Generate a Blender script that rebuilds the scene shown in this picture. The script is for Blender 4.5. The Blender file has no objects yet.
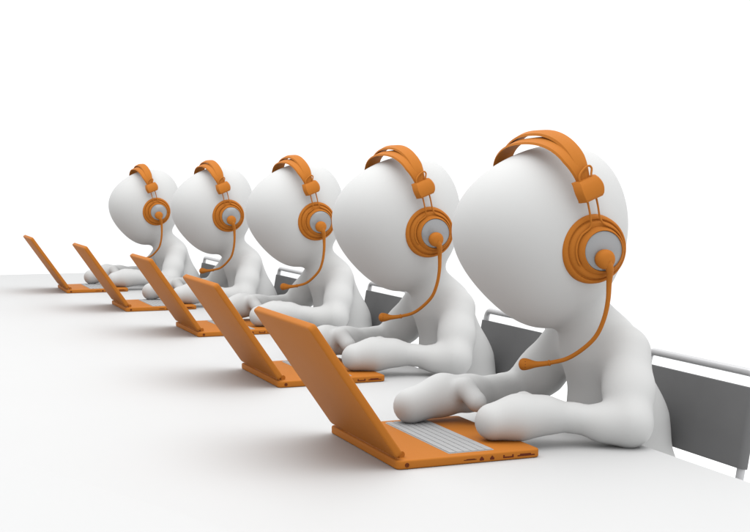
import bpy, bmesh, math
import numpy as np
from mathutils import Vector, Matrix

# ----------------------------------------------------------------- camera, world, lamps, exposure
S = 0.6                      # metres per modelling unit (table top 0.75 m above the floor)
TABLE_Z = 0.75
PSI = 0.3753030079           # heading of a work place: +x points from the lid to the sitter
sc = bpy.context.scene
col = sc.collection

cam_d = bpy.data.cameras.new('camera')
cam = bpy.data.objects.new('camera', cam_d)
col.objects.link(cam)
cam.location = (0, 0, TABLE_Z + S)
cam.rotation_euler = (math.pi / 2 - 0.06490435581, 0, 0)
cam_d.sensor_width = 36
cam_d.lens = 1216.068 / 750 * 36
cam_d.clip_start = 0.05
cam_d.clip_end = 500
sc.camera = cam

world = bpy.data.worlds.new('World')
sc.world = world
world.use_nodes = True
bg = world.node_tree.nodes['Background']
bg.inputs['Color'].default_value = (0.985, 0.993, 1.0, 1)
bg.inputs['Strength'].default_value = 1.22

def area(name, loc, target, sx, sy, power):
    d = bpy.data.lights.new(name, 'AREA')
    d.shape = 'RECTANGLE'; d.size = sx; d.size_y = sy; d.energy = power
    d.color = (1.0, 1.0, 1.0)
    o = bpy.data.objects.new(name, d); col.objects.link(o)
    o.location = loc
    o.rotation_euler = (Vector(target) - Vector(loc)).to_track_quat('-Z', 'Y').to_euler()
    return o

area('studio_softbox', (-0.6, 4.2, 5.6), (-0.9, 4.6, 0.75), 6.0, 10.0, 430)

sc.view_settings.view_transform = 'Standard'
sc.view_settings.look = 'None'
sc.view_settings.exposure = 0.0
sc.view_settings.gamma = 1.0

# ----------------------------------------------------------------- frames
E1 = np.array([math.cos(PSI), math.sin(PSI), 0.0])
E2 = np.array([-math.sin(PSI), math.cos(PSI), 0.0])
C0 = np.array([0.0775, 4.2412, 0.0])
# work places along the table, nearest first (along x, along y)
SPOTS = [(0.0, 0.0), (0.1267, 1.8436), (0.2294, 4.0085), (0.0745, 5.8425), (-0.1446, 7.7502)]

def world_of(p, spot=(0, 0)):
    p = np.asarray(p, float)
    w = C0 + E1 * (p[0] + spot[0]) + E2 * (p[1] + spot[1])
    return Vector((w[0] * S, w[1] * S, p[2] * S + TABLE_Z))

# ----------------------------------------------------------------- materials
def material(name, color, rough=0.5, spec=0.3, metal=0.0, vary=0.03, scale=14.0, bump=0.0, coat=0.0):
    m = bpy.data.materials.new(name); m.use_nodes = True
    nt = m.node_tree; b = nt.nodes['Principled BSDF']
    b.inputs['Roughness'].default_value = rough
    b.inputs['Specular IOR Level'].default_value = spec
    b.inputs['Metallic'].default_value = metal
    b.inputs['Coat Weight'].default_value = coat
    tc = nt.nodes.new('ShaderNodeTexCoord')
    nz = nt.nodes.new('ShaderNodeTexNoise'); nz.inputs['Scale'].default_value = scale; nz.inputs['Detail'].default_value = 4
    mx = nt.nodes.new('ShaderNodeMix'); mx.data_type = 'RGBA'
    nt.links.new(tc.outputs['Object'], nz.inputs['Vector'])
    nt.links.new(nz.outputs['Fac'], mx.inputs[0])
    mx.inputs[6].default_value = tuple(c * (1 - vary) for c in color) + (1,)
    mx.inputs[7].default_value = tuple(min(1, c * (1 + vary)) for c in color) + (1,)
    nt.links.new(mx.outputs[2], b.inputs['Base Color'])
    if bump:
        n2 = nt.nodes.new('ShaderNodeTexNoise'); n2.inputs['Scale'].default_value = 900
        bp = nt.nodes.new('ShaderNodeBump'); bp.inputs['Strength'].default_value = bump; bp.inputs['Distance'].default_value = 0.0005
        nt.links.new(tc.outputs['Object'], n2.inputs['Vector'])
        nt.links.new(n2.outputs['Fac'], bp.inputs['Height'])
        nt.links.new(bp.outputs['Normal'], b.inputs['Normal'])
    return m

M = {
    'skin': material('matte_white_figure', (0.455, 0.455, 0.45), 0.6, 0.15, vary=0.01),
    'orange': material('orange_plastic', (0.365, 0.124, 0.018), 0.6, 0.06, vary=0.02),
    'hole': material('dark_orange_recess', (0.10, 0.02, 0.008), 0.7, 0.1),
    'keys': material('light_grey_keys', (0.29, 0.29, 0.292), 0.6, 0.2, vary=0.02),
    'screen': material('dark_screen', (0.03, 0.03, 0.035), 0.2, 0.4),
    'plate': material('grey_metal_plate', (0.25, 0.252, 0.256), 0.22, 0.5, metal=0.15, vary=0.02),
    'fabric': material('dark_grey_sling', (0.135, 0.135, 0.136), 0.85, 0.1, vary=0.05, bump=0.3),
    'steel': material('pale_grey_tube', (0.42, 0.42, 0.425), 0.3, 0.4, metal=0.2),
    'table': material('white_table_top', (0.44, 0.44, 0.439), 0.6, 0.15, vary=0.006, scale=3),
    'floor': material('white_floor', (0.9, 0.9, 0.9), 0.8, 0.05, vary=0.0),
}

# ----------------------------------------------------------------- mesh helpers (modelling units, local frame)
class MB:
    def __init__(self): self.v = []; self.f = []
    def add(self, vs, fs):
        o = len(self.v); self.v += [tuple(map(float, p)) for p in vs]; self.f += [tuple(i + o for i in f) for f in fs]
    def loops(self, rings, cap0=True, cap1=True, closed=True):
        n = len(rings[0]); vs = [p for r in rings for p in r]; fs = []
        for k in range(len(rings) - 1):
            for i in range(n if closed else n - 1):
                j = (i + 1) % n
                fs.append((k * n + i, k * n + j, (k + 1) * n + j, (k + 1) * n + i))
        if cap0: fs.append(tuple(range(n))[::-1])
        if cap1: fs.append(tuple((len(rings) - 1) * n + i for i in range(n)))
        self.add(vs, fs)
    def tube(self, pts, rad, n=14, flat=None):
        pts = np.array(pts, float); m = len(pts)
        rad = np.full(m, rad) if np.isscalar(rad) else np.array(rad, float)
        t = np.gradient(pts, axis=0); t /= np.linalg.norm(t, axis=1)[:, None]
        u = np.cross(t[0], [0.3, 0.2, 0.9]); u /= np.linalg.norm(u)
        rings = []
        for k in range(m):
            u = u - t[k] * (u @ t[k]); u /= np.linalg.norm(u); w = np.cross(t[k], u)
            rings.append([pts[k] + rad[k] * (math.cos(a) * u + math.sin(a) * w) for a in np.linspace(0, 2 * math.pi, n, endpoint=False)])
        self.loops(rings)
    def lathe(self, prof, org, ax, ref, n=56, off=lambda h: 0):
        ax = np.array(ax, float); ax /= np.linalg.norm(ax)
        ref = np.array(ref, float); ref -= ax * (ref @ ax); ref /= np.linalg.norm(ref); w = np.cross(ax, ref)
        rings = [[np.array(org) + ax * h + off(h) + r * (math.cos(a) * ref + math.sin(a) * w) for a in np.linspace(0, 2 * math.pi, n, endpoint=False)] for r, h in prof]
        self.loops(rings)
    def slab(self, x0, x1, y0, y1, layers, rc, fr=None, nc=6):
        """rounded rectangle stacked in layers of (inset, height); fr maps (x, y, z) to the local frame"""
        rings = []
        for ins, z in layers:
            r = max(rc - ins, 0.0015); ring = []
            for cx, cy, a0 in ((x1 - ins - r, y1 - ins - r, 0), (x0 + ins + r, y1 - ins - r, 90), (x0 + ins + r, y0 + ins + r, 180), (x1 - ins - r, y0 + ins + r, 270)):
                for k in range(nc + 1):
                    a = math.radians(a0 + 90 * k / nc)
                    p = (cx + r * math.cos(a), cy + r * math.sin(a), z)
                    ring.append(fr(p) if fr else p)
            rings.append(ring)
        self.loops(rings)
    def build(self, name, mat, base, parent=None, smooth=True, angle=38):
        b = np.array(base, float)
        me = bpy.data.meshes.new(name)
        me.from_pydata([tuple((np.array(p) - b) * S) for p in self.v], [], self.f)
        bm = bmesh.new(); bm.from_mesh(me); bmesh.ops.recalc_face_normals(bm, faces=bm.faces); bm.to_mesh(me); bm.free()
        if smooth:
            for p in me.polygons: p.use_smooth = True
            me.set_sharp_from_angle(angle=math.radians(angle))
        me.materials.append(mat)
        o = bpy.data.objects.new(name, me); col.objects.link(o)
        if parent: o.parent = parent
        return o

def fillet(r, z0, z1, n=4):
    """layers of a slab whose top and bottom edges are rounded by r"""
    a = [math.pi / 2 * k / n for k in range(n + 1)]
    return [(r * (1 - math.sin(t)), z0 + r * (1 - math.cos(t))) for t in a] + [(r * (1 - math.cos(t)), z1 - r * (1 - math.sin(t))) for t in a]

def spline(ctrl, n=8):
    """Catmull-Rom through control rows"""
    c = np.array(ctrl, float); c = np.vstack([2 * c[0] - c[1], c, 2 * c[-1] - c[-2]]); out = []
    for i in range(1, len(c) - 2):
        for t in np.linspace(0, 1, n, endpoint=False):
            p0, p1, p2, p3 = c[i - 1:i + 3]
            out.append(0.5 * ((2 * p1) + (p2 - p0) * t + (2 * p0 - 5 * p1 + 4 * p2 - p3) * t * t + (3 * p1 - p0 - 3 * p2 + p3) * t ** 3))
    out.append(c[-2]); return np.array(out)

def empty(name, base, spot=(0, 0)):
    o = bpy.data.objects.new(name, None); col.objects.link(o)
    o.empty_display_size = 0.1
    o.location = world_of(base, spot); o.rotation_euler = (0, 0, PSI)
    return o

def tag(o, label, cat, group=None):
    o['label'] = label; o['category'] = cat
    if group: o['group'] = group

def copy_tree(o, parent=None):
    c = o.copy(); col.objects.link(c)
    if parent: c.parent = parent
    for ch in list(o.children): copy_tree(ch, c)
    return c

# ----------------------------------------------------------------- setting: floor and table
FLOOR = -TABLE_Z / S
mb = MB(); mb.add([(-220, -220, FLOOR), (220, -220, FLOOR), (220, 220, FLOOR), (-220, 220, FLOOR)], [(0, 1, 2, 3)])
fl = mb.build('floor', M['floor'], (0, 0, FLOOR), smooth=False)
fl.location = world_of((0, 0, FLOOR)); fl['kind'] = 'structure'
fl['label'] = 'plain white studio floor'

tb = (-1.6, 3.2, FLOOR)
table = empty('conference_table', tb)
tag(table, 'long plain white table that all the laptops stand on', 'table')
mb = MB(); mb.slab(-5.6, 1.052, -4.6, 10.5, fillet(0.008, -0.055, 0.0), 0.03)
mb.build('tabletop', M['table'], tb, table)
for lx in (-5.2, -2.2, 0.25):
    for ly in (-4.2, 3.0, 10.1):
        mb = MB(); mb.slab(lx - .06, lx + .06, ly - .06, ly + .06, fillet(0.006, FLOOR, -0.0552), 0.02)
        mb.build('leg', M['table'], tb, table)

# ----------------------------------------------------------------- the figures: one continuous skin from a distance field
YM, YH = 0.40, 0.433
def ell(p, c, a, pitch=0.0):
    q = p - np.array(c); cp, sp = math.cos(pitch), math.sin(pitch)
    q = np.stack([q[..., 0] * cp + q[..., 2] * sp, q[..., 1], -q[..., 0] * sp + q[..., 2] * cp], -1)
    a = np.array(a); k0 = np.linalg.norm(q / a, axis=-1); k1 = np.linalg.norm(q / (a * a), axis=-1) + 1e-9
    return k0 * (k0 - 1) / k1
def cap(p, a, b, ra, rb):
    a = np.array(a, float); b = np.array(b, float); d = b - a
    t = np.clip(((p - a) @ d) / (d @ d), 0, 1)
    return np.linalg.norm(p - a - t[..., None] * d, axis=-1) - (ra + (rb - ra) * t)
def chain(p, nodes, k=0.03):
    d = None
    for (a, ra), (b, rb) in zip(nodes[:-1], nodes[1:]):
        e = cap(p, a, b, ra, rb); d = e if d is None else smin(d, e, k)
    return d
def smin(a, b, k):
    h = np.clip(0.5 + 0.5 * (b - a) / k, 0, 1)
    return b + (a - b) * h - k * h * (1 - h)

def figure(p):
    skull = ell(p, (0.894, YH, 0.790), (0.275, 0.271, 0.382), -0.273)
    face = ell(p, (0.754, YH + 0.100, 0.839), (0.255, 0.286, 0.218), 0.140)
    head = smin(skull, face, 0.36) + 0.022
    neck = cap(p, (0.97, YM, 0.52), (1.055, YM, 0.36), 0.108, 0.13)
    torso = chain(p, [((1.09, YM, 0.31), 0.155), ((1.165, YM, 0.02), 0.20), ((1.20, YM, -0.28), 0.235), ((1.20, YM, -0.44), 0.235)], 0.06)
    la = chain(p, [((1.085, 0.225, 0.338), 0.102), ((1.035, 0.12, 0.20), 0.093), ((0.985, 0.045, 0.090), 0.084), ((0.90, 0.085, 0.088), 0.063), ((0.80, 0.135, 0.108), 0.056)], 0.05)
    lh = chain(p, [((0.80, 0.135, 0.108), 0.056), ((0.68, 0.165, 0.122), 0.066), ((0.585, 0.185, 0.117), 0.080), ((0.483, 0.20, 0.104), 0.072)], 0.05)
    lt = chain(p, [((0.71, 0.20, 0.128), 0.040), ((0.645, 0.262, 0.160), 0.037), ((0.595, 0.29, 0.125), 0.035)], 0.02)
    ra = chain(p, [((1.045, 0.600, 0.352), 0.103), ((0.968, 0.69, 0.205), 0.098), ((0.888, 0.765, 0.105), 0.088)], 0.05)
    ra = smin(ra, chain(p, [((0.885, 0.762, 0.092), 0.080), ((0.81, 0.735, 0.118), 0.071), ((0.74, 0.705, 0.129), 0.063)], 0.04), 0.03)
    rh = chain(p, [((0.74, 0.705, 0.130), 0.063), ((0.60, 0.66, 0.134), 0.070), ((0.47, 0.635, 0.139), 0.079), ((0.318, 0.62, 0.105), 0.072)], 0.05)
    rt = chain(p, [((0.56, 0.62, 0.155), 0.044), ((0.528, 0.545, 0.178), 0.041), ((0.552, 0.485, 0.128), 0.041)], 0.02)
    arm_l = smin(smin(la, lh, 0.02), lt, 0.03)
    arm_r = smin(smin(ra, rh, 0.02), rt, 0.026)
    d = smin(torso, neck, 0.10)
    for sgn in (-1, 1):
        y = YM + sgn * 0.125
        leg = chain(p, [((1.18, y, -0.50), 0.15), ((0.74, y, -0.49), 0.115), ((0.72, y, -0.86), 0.085), ((0.74, y, -1.14), 0.075)], 0.05)
        foot = cap(p, (0.74, y, -1.175), (0.58, y, -1.175), 0.07, 0.075)
        d = smin(d, smin(leg, foot, 0.04), 0.05)
    d = smin(d, arm_l, 0.085); d = smin(d, arm_r, 0.065)
    return smin(d, head, 0.05)

def surface(fn, lo, hi, h):
    ax = [np.arange(l, u + h, h) for l, u in zip(lo, hi)]
    G = np.stack(np.meshgrid(*ax, indexing='ij'), -1)
    F = np.stack([fn(G[i]) for i in range(len(ax[0]))])
    inside = F < 0; n = np.array(F.shape) - 1
    num = np.zeros(tuple(n) + (3,)); cnt = np.zeros(tuple(n))
    corners = [(i, j, k) for i in (0, 1) for j in (0, 1) for k in (0, 1)]
    sl = lambda c: tuple(slice(c[d], c[d] + n[d]) for d in range(3))
    for a in corners:
        for d in range(3):
            if a[d]: continue
            b = list(a); b[d] = 1
            fa, fb = F[sl(a)], F[sl(b)]; x = (fa < 0) != (fb < 0)
            t = np.where(x, fa / np.where(fa - fb == 0, 1, fa - fb), 0)
            for e in range(3):
                num[..., e] += np.where(x, a[e] + (t if e == d else 0), 0)
            cnt += x
    act = cnt > 0; idx = -np.ones(tuple(n), int); idx[act] = np.arange(act.sum())
    V = (np.argwhere(act) + num[act] / cnt[act][:, None]) * h + np.array(lo)
    faces = []
    for d in range(3):
        e, g = [k for k in range(3) if k != d]
        s0 = [slice(1, n[k]) for k in range(3)]; s0[d] = slice(0, n[d]); s1 = list(s0); s1[d] = slice(1, n[d] + 1)
        A, B = inside[tuple(s0)], inside[tuple(s1)]
        for q in np.argwhere(A != B):
            c = q.copy(); c[e] += 1; c[g] += 1
            f = []
            for oe, og in ((0, 0), (-1, 0), (-1, -1), (0, -1)):
                r = c.copy(); r[e] += oe; r[g] += og; f.append(idx[tuple(r)])
            faces.append(f)
    F4 = np.array(faces)
    def grad(P):
        g = np.zeros_like(P); ep = 1e-3
        for k in range(3):
            dd = np.zeros(3); dd[k] = ep; g[:, k] = (fn(P + dd) - fn(P - dd)) / (2 * ep)
        return g
    edges = np.concatenate([F4[:, [0, 1]], F4[:, [1, 2]], F4[:, [2, 3]], F4[:, [3, 0]]]); edges = np.concatenate([edges, edges[:, ::-1]])
    for _ in range(4):
        acc = np.zeros_like(V); ct = np.zeros(len(V))
        np.add.at(acc, edges[:, 0], V[edges[:, 1]]); np.add.at(ct, edges[:, 0], 1)
        V = 0.4 * V + 0.6 * acc / ct[:, None]
        g = grad(V); V = V - (fn(V) / (np.sum(g * g, 1) + 1e-9))[:, None] * g
    return V, F4

PB = (1.2, YM, FLOOR)
V, F4 = surface(figure, (0.15, -0.15, FLOOR - 0.02), (1.55, 0.95, 1.30), 0.017)
mb = MB(); mb.v = [tuple(p) for p in V]; mb.f = [tuple(int(i) for i in f) for f in F4]
person = mb.build('person', M['skin'], PB, angle=180)
person.rotation_euler = (0, 0, PSI)

# ----------------------------------------------------------------- headset
HB = (0.86, YM, 1.2)
def make_headset():
    root = empty('headset', HB)
    yaw, tilt = math.radians(3.2), math.radians(15.5)
    fwd = np.array([-math.cos(yaw), -math.sin(yaw), 0]); lat = np.array([-math.sin(yaw), math.cos(yaw), 0])   # lat: left ear to right ear
    up = np.array([0, 0, 1.0]) * math.cos(tilt) + fwd * math.sin(tilt); bk = np.cross(lat, up); bk = bk if bk[0] > 0 else -bk
    plateL = np.array([0.8965, 0.094, 0.755])
    HW = 0.330                                                       # half the distance between the plates
    mid = plateL + lat * HW
    L = lambda l, u, b: mid + lat * l + up * u + bk * b
    # the two straps of the headband
    def strap(half, top, base_u, b0, w, th, lift, shift):
        m = MB(); rings = []
        for k in range(61):
            a = math.pi * k / 60
            s = math.sin(a)
            ca = math.cos(a); l = -half * math.copysign(abs(ca) ** 0.86, ca); u = base_u + top * (s ** 0.80) + lift * s ** 3
            nl, nu = -math.cos(a) / half, s / top; nn = math.hypot(nl, nu); nl, nu = nl / nn, nu / nn
            ww = w * (0.58 + 0.42 * min(1, 2.0 * s)); bb = b0 + shift * s
            prof = [(-ww / 2, -th / 2), (-ww / 2 + .006, th / 2), (0, th / 2 + .006), (ww / 2 - .006, th / 2), (ww / 2, -th / 2), (0, -th / 2 + .004)]
            rings.append([L(l + nl * q, u + nu * q, bb + pb) for pb, q in prof])
        m.loops(rings); return m
    strap(0.303, 0.198, 0.25, 0.0, 0.096, 0.008, 0.0, -0.004).build('headband', M['orange'], HB, root, angle=30)
    strap(0.305, 0.206, 0.25, 0.004, 0.068, 0.009, 0.016, 0.024).build('outer_strap', M['orange'], HB, root, angle=30)
    for sg in (-1, 1):
        O = lambda h, u, b: mid + lat * (sg * (HW + h)) + up * u + bk * b   # h: outwards from the plate
        # slider box
        def fr(p): return O(p[2], p[1], p[0])
        m = MB(); n = 9; rings = []
        for k in range(n):
            t = k / (n - 1); u = 0.207 + 0.079 * t
            hw = 0.047 + 0.010 * math.sin(math.pi * t) + 0.002
            ring = []
            for b, h in ((-hw, -.030), (-hw, -.014), (-hw + .011, .011), (hw - .014, .016), (hw, -.004), (hw, -.030)):
                e = 0.006 if k in (0, n - 1) else 0
                ring.append(O(h + 0.012 - e - 0.020 * t + 0.010 * math.sin(math.pi * t), u + (0.004 * (1 if b > 0 else -1)), b * (1 - 1.5 * e)))
            rings.append(ring)
        m.loops(rings); box = m.build('slider', M['orange'], HB, root, angle=28)
        turn = math.radians(10)                                       # the cups swivel a little towards the face
        ax = lat * sg * math.cos(turn) - bk * math.sin(turn); cb = bk * math.cos(turn) + lat * sg * math.sin(turn)
        sh = lambda h: (up * .007 - cb * .017) * min(1, max(0, -h / .04))
        P = lambda h, u, b: O(0, 0, 0) + ax * h + up * u + cb * b
        # wire yoke: out of the slider, round the groove of the cup
        for s2 in (-1, 1):
            pts = [O(-0.004, 0.215, s2 * .021), O(-0.004, 0.175, s2 * .021), O(-0.008, 0.135, s2 * .021), P(-0.010, 0.112, s2 * .0225), P(-0.012, 0.098, s2 * .032)]
            a0 = math.radians(62)
            for k in range(1, 13):
                a = a0 - math.radians(80) * k / 12
                pts.append(P(-0.013, 0.099 * math.sin(a), s2 * 0.099 * math.cos(a)) + sh(-.018))
            pts.append(P(-0.026, 0.099 * math.sin(a) - .005, s2 * 0.099 * math.cos(a)) + sh(-.018))
            m = MB(); m.tube(spline(pts, 3), 0.0039, 8); m.build('yoke_wire', M['orange'], HB, root)
        m = MB(); m.tube(spline([O(-.010, .275, -.032), O(-.012, .305, -.026), O(-.016, .325, .004), O(-.016, .330, .028), O(-.014, .318, .036), O(-.010, .298, .026), O(-.006, .275, .018)], 5), 0.0042, 8)
        m.build('wire_loop', M['orange'], HB, root)
        # ear cup
        m = MB(); m.lathe([(.095, -.115), (.120, -.102), (.133, -.084), (.1365, -.064), (.133, -.042), (.126, -.033), (.1205, -.0315), (.118, -.0335), (.1165, -.0365), (.113, -.0365), (.1115, -.028), (.108, -.022), (.102, -.0185), (.095, -.018), (.0925, -.0185), (.0915, -.013), (.0885, -.0085), (.084, .000), (.081, .003), (.0785, .0025), (.078, -.006), (.03, -.007)], P(0, 0, 0), ax, up, 72, sh)
        cup = m.build('ear_cup', M['orange'], HB, root, angle=50)
        m = MB(); m.lathe([(.001, -.0065), (.0772, -.0065), (.0772, -.0015), (.0758, 0.0), (.001, 0.0012)], P(0, 0, 0), ax, up, 64)
        m.build('cup_plate', M['plate'], HB, cup, angle=60)
    # microphone boom on the left cup
    O = lambda h, u, b: mid - lat * (HW + h) + up * u + bk * b
    m = MB(); kc = np.array([0.8930, 0.070, 0.7240])
    m.lathe([(.012, -.03), (.034, -.022), (.0375, -.012), (.0385, 0.0), (.037, .012), (.031, .021), (.020, .0265), (.002, .028)], kc + lat * 0.006, -lat, up, 40)
    m.build('boom_pivot', M['orange'], HB, root, angle=60)
    path = [(.8945, .062, .716, .0155), (.903, .064, .695, .0165), (.9125, .074, .672, .0135), (.9215, .093, .632, .0108), (.9255, .105, .564, .0092), (.9240, .13, .489, .0088), (.9139, .17, .4176, .0087), (.8849, .22, .3615, .0086), (.8483, .28, .317, .0086), (.797, .328, .2962, .0086)]
    sp = spline(path, 8); m = MB(); m.tube(sp[:, :3], sp[:, 3], 16); boom = m.build('microphone_boom', M['orange'], HB, root)
    mp = spline([(.800, .3265, .2970, .0115), (.797, .3285, .2962, .0128), (.793, .3315, .2952, .0105), (.770, .345, .2915, .0110), (.750, .357, .2895, .0135), (.733, .368, .289, .0195), (.718, .376, .289, .0240), (.704, .3835, .2885, .0240), (.695, .388, .2885, .016), (.691, .390, .2885, .004)], 5)
    m = MB(); m.tube(mp[:, :3], mp[:, 3], 20); mic = m.build('microphone', M['orange'], HB, boom)
    # pin holes of the microphone, on the side away from the mouth
    m = MB(); mc = np.array([.712, .379, .289]); out = np.array([-.35, -.93, .1]); out /= np.linalg.norm(out)
    rt = np.array([.86, -.5, 0]); rt -= out * (rt @ out); rt /= np.linalg.norm(rt); uu = np.cross(rt, out)
    for a, b in ((0, 0), (.011, 0), (-.011, 0), (0, .011), (0, -.011)):
        c = mc + rt * a + uu * b
        m.lathe([(.0014, .0), (.0018, math.sqrt(max(.024 ** 2 - a * a - b * b, 0)) + .0004), (.0003, math.sqrt(.024 ** 2 - a * a - b * b) + .0006)], c, out, uu, 10)
    m.build('grille', M['hole'], HB, mic)
    return root
headset = make_headset()

# ----------------------------------------------------------------- laptop
LB = (0.29, 0.355, 0.0)
LW, LD, LT = 0.71, 0.576, 0.033
def make_laptop():
    root = empty('laptop', LB)
    m = MB(); m.slab(0, LD, 0, LW, fillet(0.0065, 0.0008, LT), 0.022)
    base = m.build('base', M['orange'], LB, root, angle=60)
    m = MB(); z0 = LT
    m.slab(.222, .406, .043, .665, [(0, z0 - .002), (0, z0 + .0008), (.001, z0 + .0014)], .004)
    rows, cols = 6, 15; kx0, kx1, ky0, ky1 = .225, .403, .046, .662
    dx = (kx1 - kx0) / rows
    for r in range(rows):
        y = ky0; widths = [1.0] * cols
        if r == 1: widths = [1] * 13 + [2]
        if r == 2: widths = [1.5] + [1] * 12 + [1.5]
        if r == 3: widths = [1.75] + [1] * 11 + [2.25]
        if r == 4: widths = [2.25] + [1] * 10 + [2.75]
        if r == 5: widths = [1.25, 1.25, 1.25, 6, 1.25, 1, 1, 1, 1]
        sc_ = (ky1 - ky0) / sum(widths)
        for w in widths:
            m.slab(kx0 + r * dx + .0016, kx0 + (r + 1) * dx - .0016, y + .0006, y + w * sc_ - .0006, [(0, z0 + .001), (.0003, z0 + .0038), (.0014, z0 + .0046)], .002, nc=1)
            y += w * sc_
    m.build('keyboard', M['keys'], LB, root, angle=25)
    # lid, leaning away from the sitter
    d = np.array([-.326, 0, .474]); d /= np.linalg.norm(d); nrm = np.array([d[2], 0, -d[0]])
    o = np.array([.004, 0, .0375])
    fr = lambda p: o + d * p[0] + np.array([0, p[1], 0]) + nrm * p[2]
    m = MB(); m.slab(0, .583, 0.003, LW - .003, fillet(.0085, 0.0, .030), 0.02, fr)
    lid = m.build('lid', M['orange'], LB, root, angle=60)
    m = MB(); m.slab(.035, .555, .03, LW - .03, [(0, .0292), (0, .0306), (.001, .0308)], .006, fr)
    m.build('screen', M['screen'], LB, lid)
    for y in (.052, LW - .098):
        m = MB(); m.tube([(.040, y, LT + .010), (.040, y + .046, LT + .010)], .0125, 16); m.build('hinge', M['orange'], LB, root)
    # sockets along the near side
    def mark(name, parts):
        m = MB()
        for x0, x1, zz0, zz1 in parts:
            m.slab(x0, x1, zz0, zz1, [(0, -.003), (0, .0008)], .0012, lambda p: (p[0], -p[2], p[1]), nc=2)
        m.build(name, M['hole'], LB, base, angle=30)
    m = MB(); ring = []
    for k in range(28):
        a = 2 * math.pi * k / 28
        ring.append([(.039 + r * math.cos(a), y, .016 + r * math.sin(a)) for r, y in ((.0082, -.0002), (.0074, -.0022), (.0058, -.0022), (.0050, -.0002))])
    m.loops([[ring[k % 28][j] for j in range(4)] for k in range(29)], False, False); m.build('power_socket', M['hole'], LB, base)
    m = MB(); m.lathe([(.0038, -.002), (.0036, .0010), (.0006, .0012)], (.039, 0, .016), (0, -1, 0), (0, 0, 1), 20); m.build('power_pin', M['hole'], LB, base)
    mark('card_slot', [(.262, .313, .0135, .0160), (.272, .306, .0160, .0178)])
    for x in (.334, .376):
        mark('audio_socket', [(x - .0085, x + .0085, .0085, .0165), (x - .0052, x + .0052, .0165, .0205), (x - .002, x + .002, .0205, .0235)])
    mark('usb_socket', [(.421, .427, .010, .0215), (.458, .464, .010, .0215), (.427, .458, .010, .0150)])
    mark('memory_slot', [(.480, .552, .0115, .0160), (.490, .536, .0160, .0205)])
    return root
laptop = make_laptop()

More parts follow.
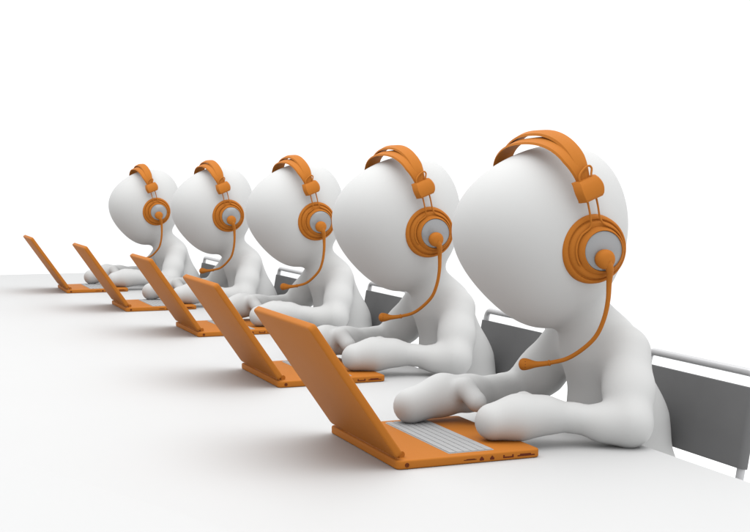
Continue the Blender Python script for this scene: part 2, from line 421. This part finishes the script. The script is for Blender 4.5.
# ----------------------------------------------------------------- chair
CB = (1.25, 0.288, FLOOR)
def make_chair():
    root = empty('chair', CB)
    ya, yb, zt, r = -0.094, 0.628, 0.274, 0.0168
    X = lambda z: 1.467 + 0.18 * (z - 0.217)
    zs = -0.66
    def bend(pts, rad, n=7):
        """polyline with rounded corners"""
        pts = [np.array(p, float) for p in pts]; out = [pts[0]]
        for a, b, c in zip(pts[:-2], pts[1:-1], pts[2:]):
            u = (a - b) / np.linalg.norm(a - b); w = (c - b) / np.linalg.norm(c - b)
            p0, p1 = b + u * rad, b + w * rad
            for t in np.linspace(0, 1, n): out.append((1 - t) ** 2 * p0 + 2 * t * (1 - t) * b + t * t * p1)
        return out + [pts[-1]]
    m = MB(); m.tube(bend([(X(zs), ya, zs), (X(zt), ya, zt), (X(zt), yb, zt), (X(zs), yb, zs)], .043), r, 16)
    m.build('back_frame', M['steel'], CB, root)
    # sling wrapped round both posts
    def sling(p0, p1, along0, along1, nrm, rr):
        m = MB(); sec = []
        pts = []
        for k in range(13):
            a = math.radians(90 + 180 * k / 12); pts.append((0, rr * math.cos(a), rr * math.sin(a)))
        q = [(ya + y, n_) for _, y, n_ in pts] + [(yb - y, -n_) for _, y, n_ in pts]
        rings = []
        for t in np.linspace(0, 1, 5):
            b = np.array(along0) * (1 - t) + np.array(along1) * t
            rings.append([b + np.array([0, y, 0]) + np.array(nrm) * n_ for y, n_ in q])
        m.loops(rings); return m
    n1 = np.array([1, 0, -0.18]); n1 /= np.linalg.norm(n1)
    sling(0, 0, (X(-.093), 0, -.093), (X(.217), 0, .217), n1, .0235).build('back_panel', M['fabric'], CB, root, angle=60)
    sf = 0.86
    sling(0, 0, (sf + .02, 0, zs + .004), (X(zs) - .06, 0, zs - .006), (0, 0, 1), .0245).build('seat_panel', M['fabric'], CB, root, angle=60)
    m = MB(); m.tube(bend([(X(zs) - .019, ya, zs), (sf - .05, ya, zs), (sf - .05, yb, zs), (X(zs) - .019, yb, zs)], .05), r, 16); m.build('seat_frame', M['steel'], CB, root)
    for y in (ya, yb):
        m = MB(); m.tube([(X(zs), y, zs + .003), (X(zs) + .02, y, zs - .1), (X(zs) + .09, y, FLOOR + .004)], r, 14); m.build('leg', M['steel'], CB, root)
        m = MB(); m.tube([(sf, y, zs - .016), (sf - .02, y, zs - .1), (sf - .05, y, FLOOR + .004)], r, 14); m.build('leg', M['steel'], CB, root)
    return root
chair = make_chair()

# ----------------------------------------------------------------- the five work places, nearest first
PL = ['largest white faceless figure, nearest the camera, typing at the right end of the row',
      'second largest white faceless figure, sitting just behind the nearest one in the row',
      'middle one of the five white faceless figures, with two seated on either side',
      'second smallest white faceless figure, between the middle figure and the farthest one',
      'smallest white faceless figure, farthest away at the left end of the row']
HL = ['orange headset with microphone on the largest, nearest white figure',
      'orange headset with microphone on the second largest white figure',
      'orange headset with microphone on the middle white figure of five',
      'orange headset with microphone on the second smallest white figure',
      'orange headset on the smallest, farthest white figure of the row']
LL = ['largest open orange laptop with ports in view, in front of the nearest figure',
      'open orange laptop of the second largest figure, right behind the nearest laptop lid',
      'open orange laptop of the middle figure, third in the row of five',
      'open orange laptop of the second smallest figure, second from the far end',
      'smallest open orange laptop, at the far left end of the white table']
CL = ['dark grey sling chair with tubular frame behind the nearest figure at the far right',
      'dark grey sling chair seen between the two largest white figures',
      'dark grey sling chair seen between the middle figure and the second largest one',
      'dark grey sling chair seen between the second smallest figure and the middle one',
      'dark grey sling chair of the farthest figure, a small piece showing beside its back']
for proto, base, labels, cat, group in ((person, PB, PL, 'person', 'white figures sitting along the table'),
                                        (headset, HB, HL, 'headset', 'headsets worn by the figures'),
                                        (laptop, LB, LL, 'laptop', 'orange laptops along the table'),
                                        (chair, CB, CL, 'chair', 'chairs along the table')):
    for i, spot in enumerate(SPOTS):
        o = proto if i == 0 else copy_tree(proto)
        o.location = world_of(base, spot)
        tag(o, labels[i], cat, group)
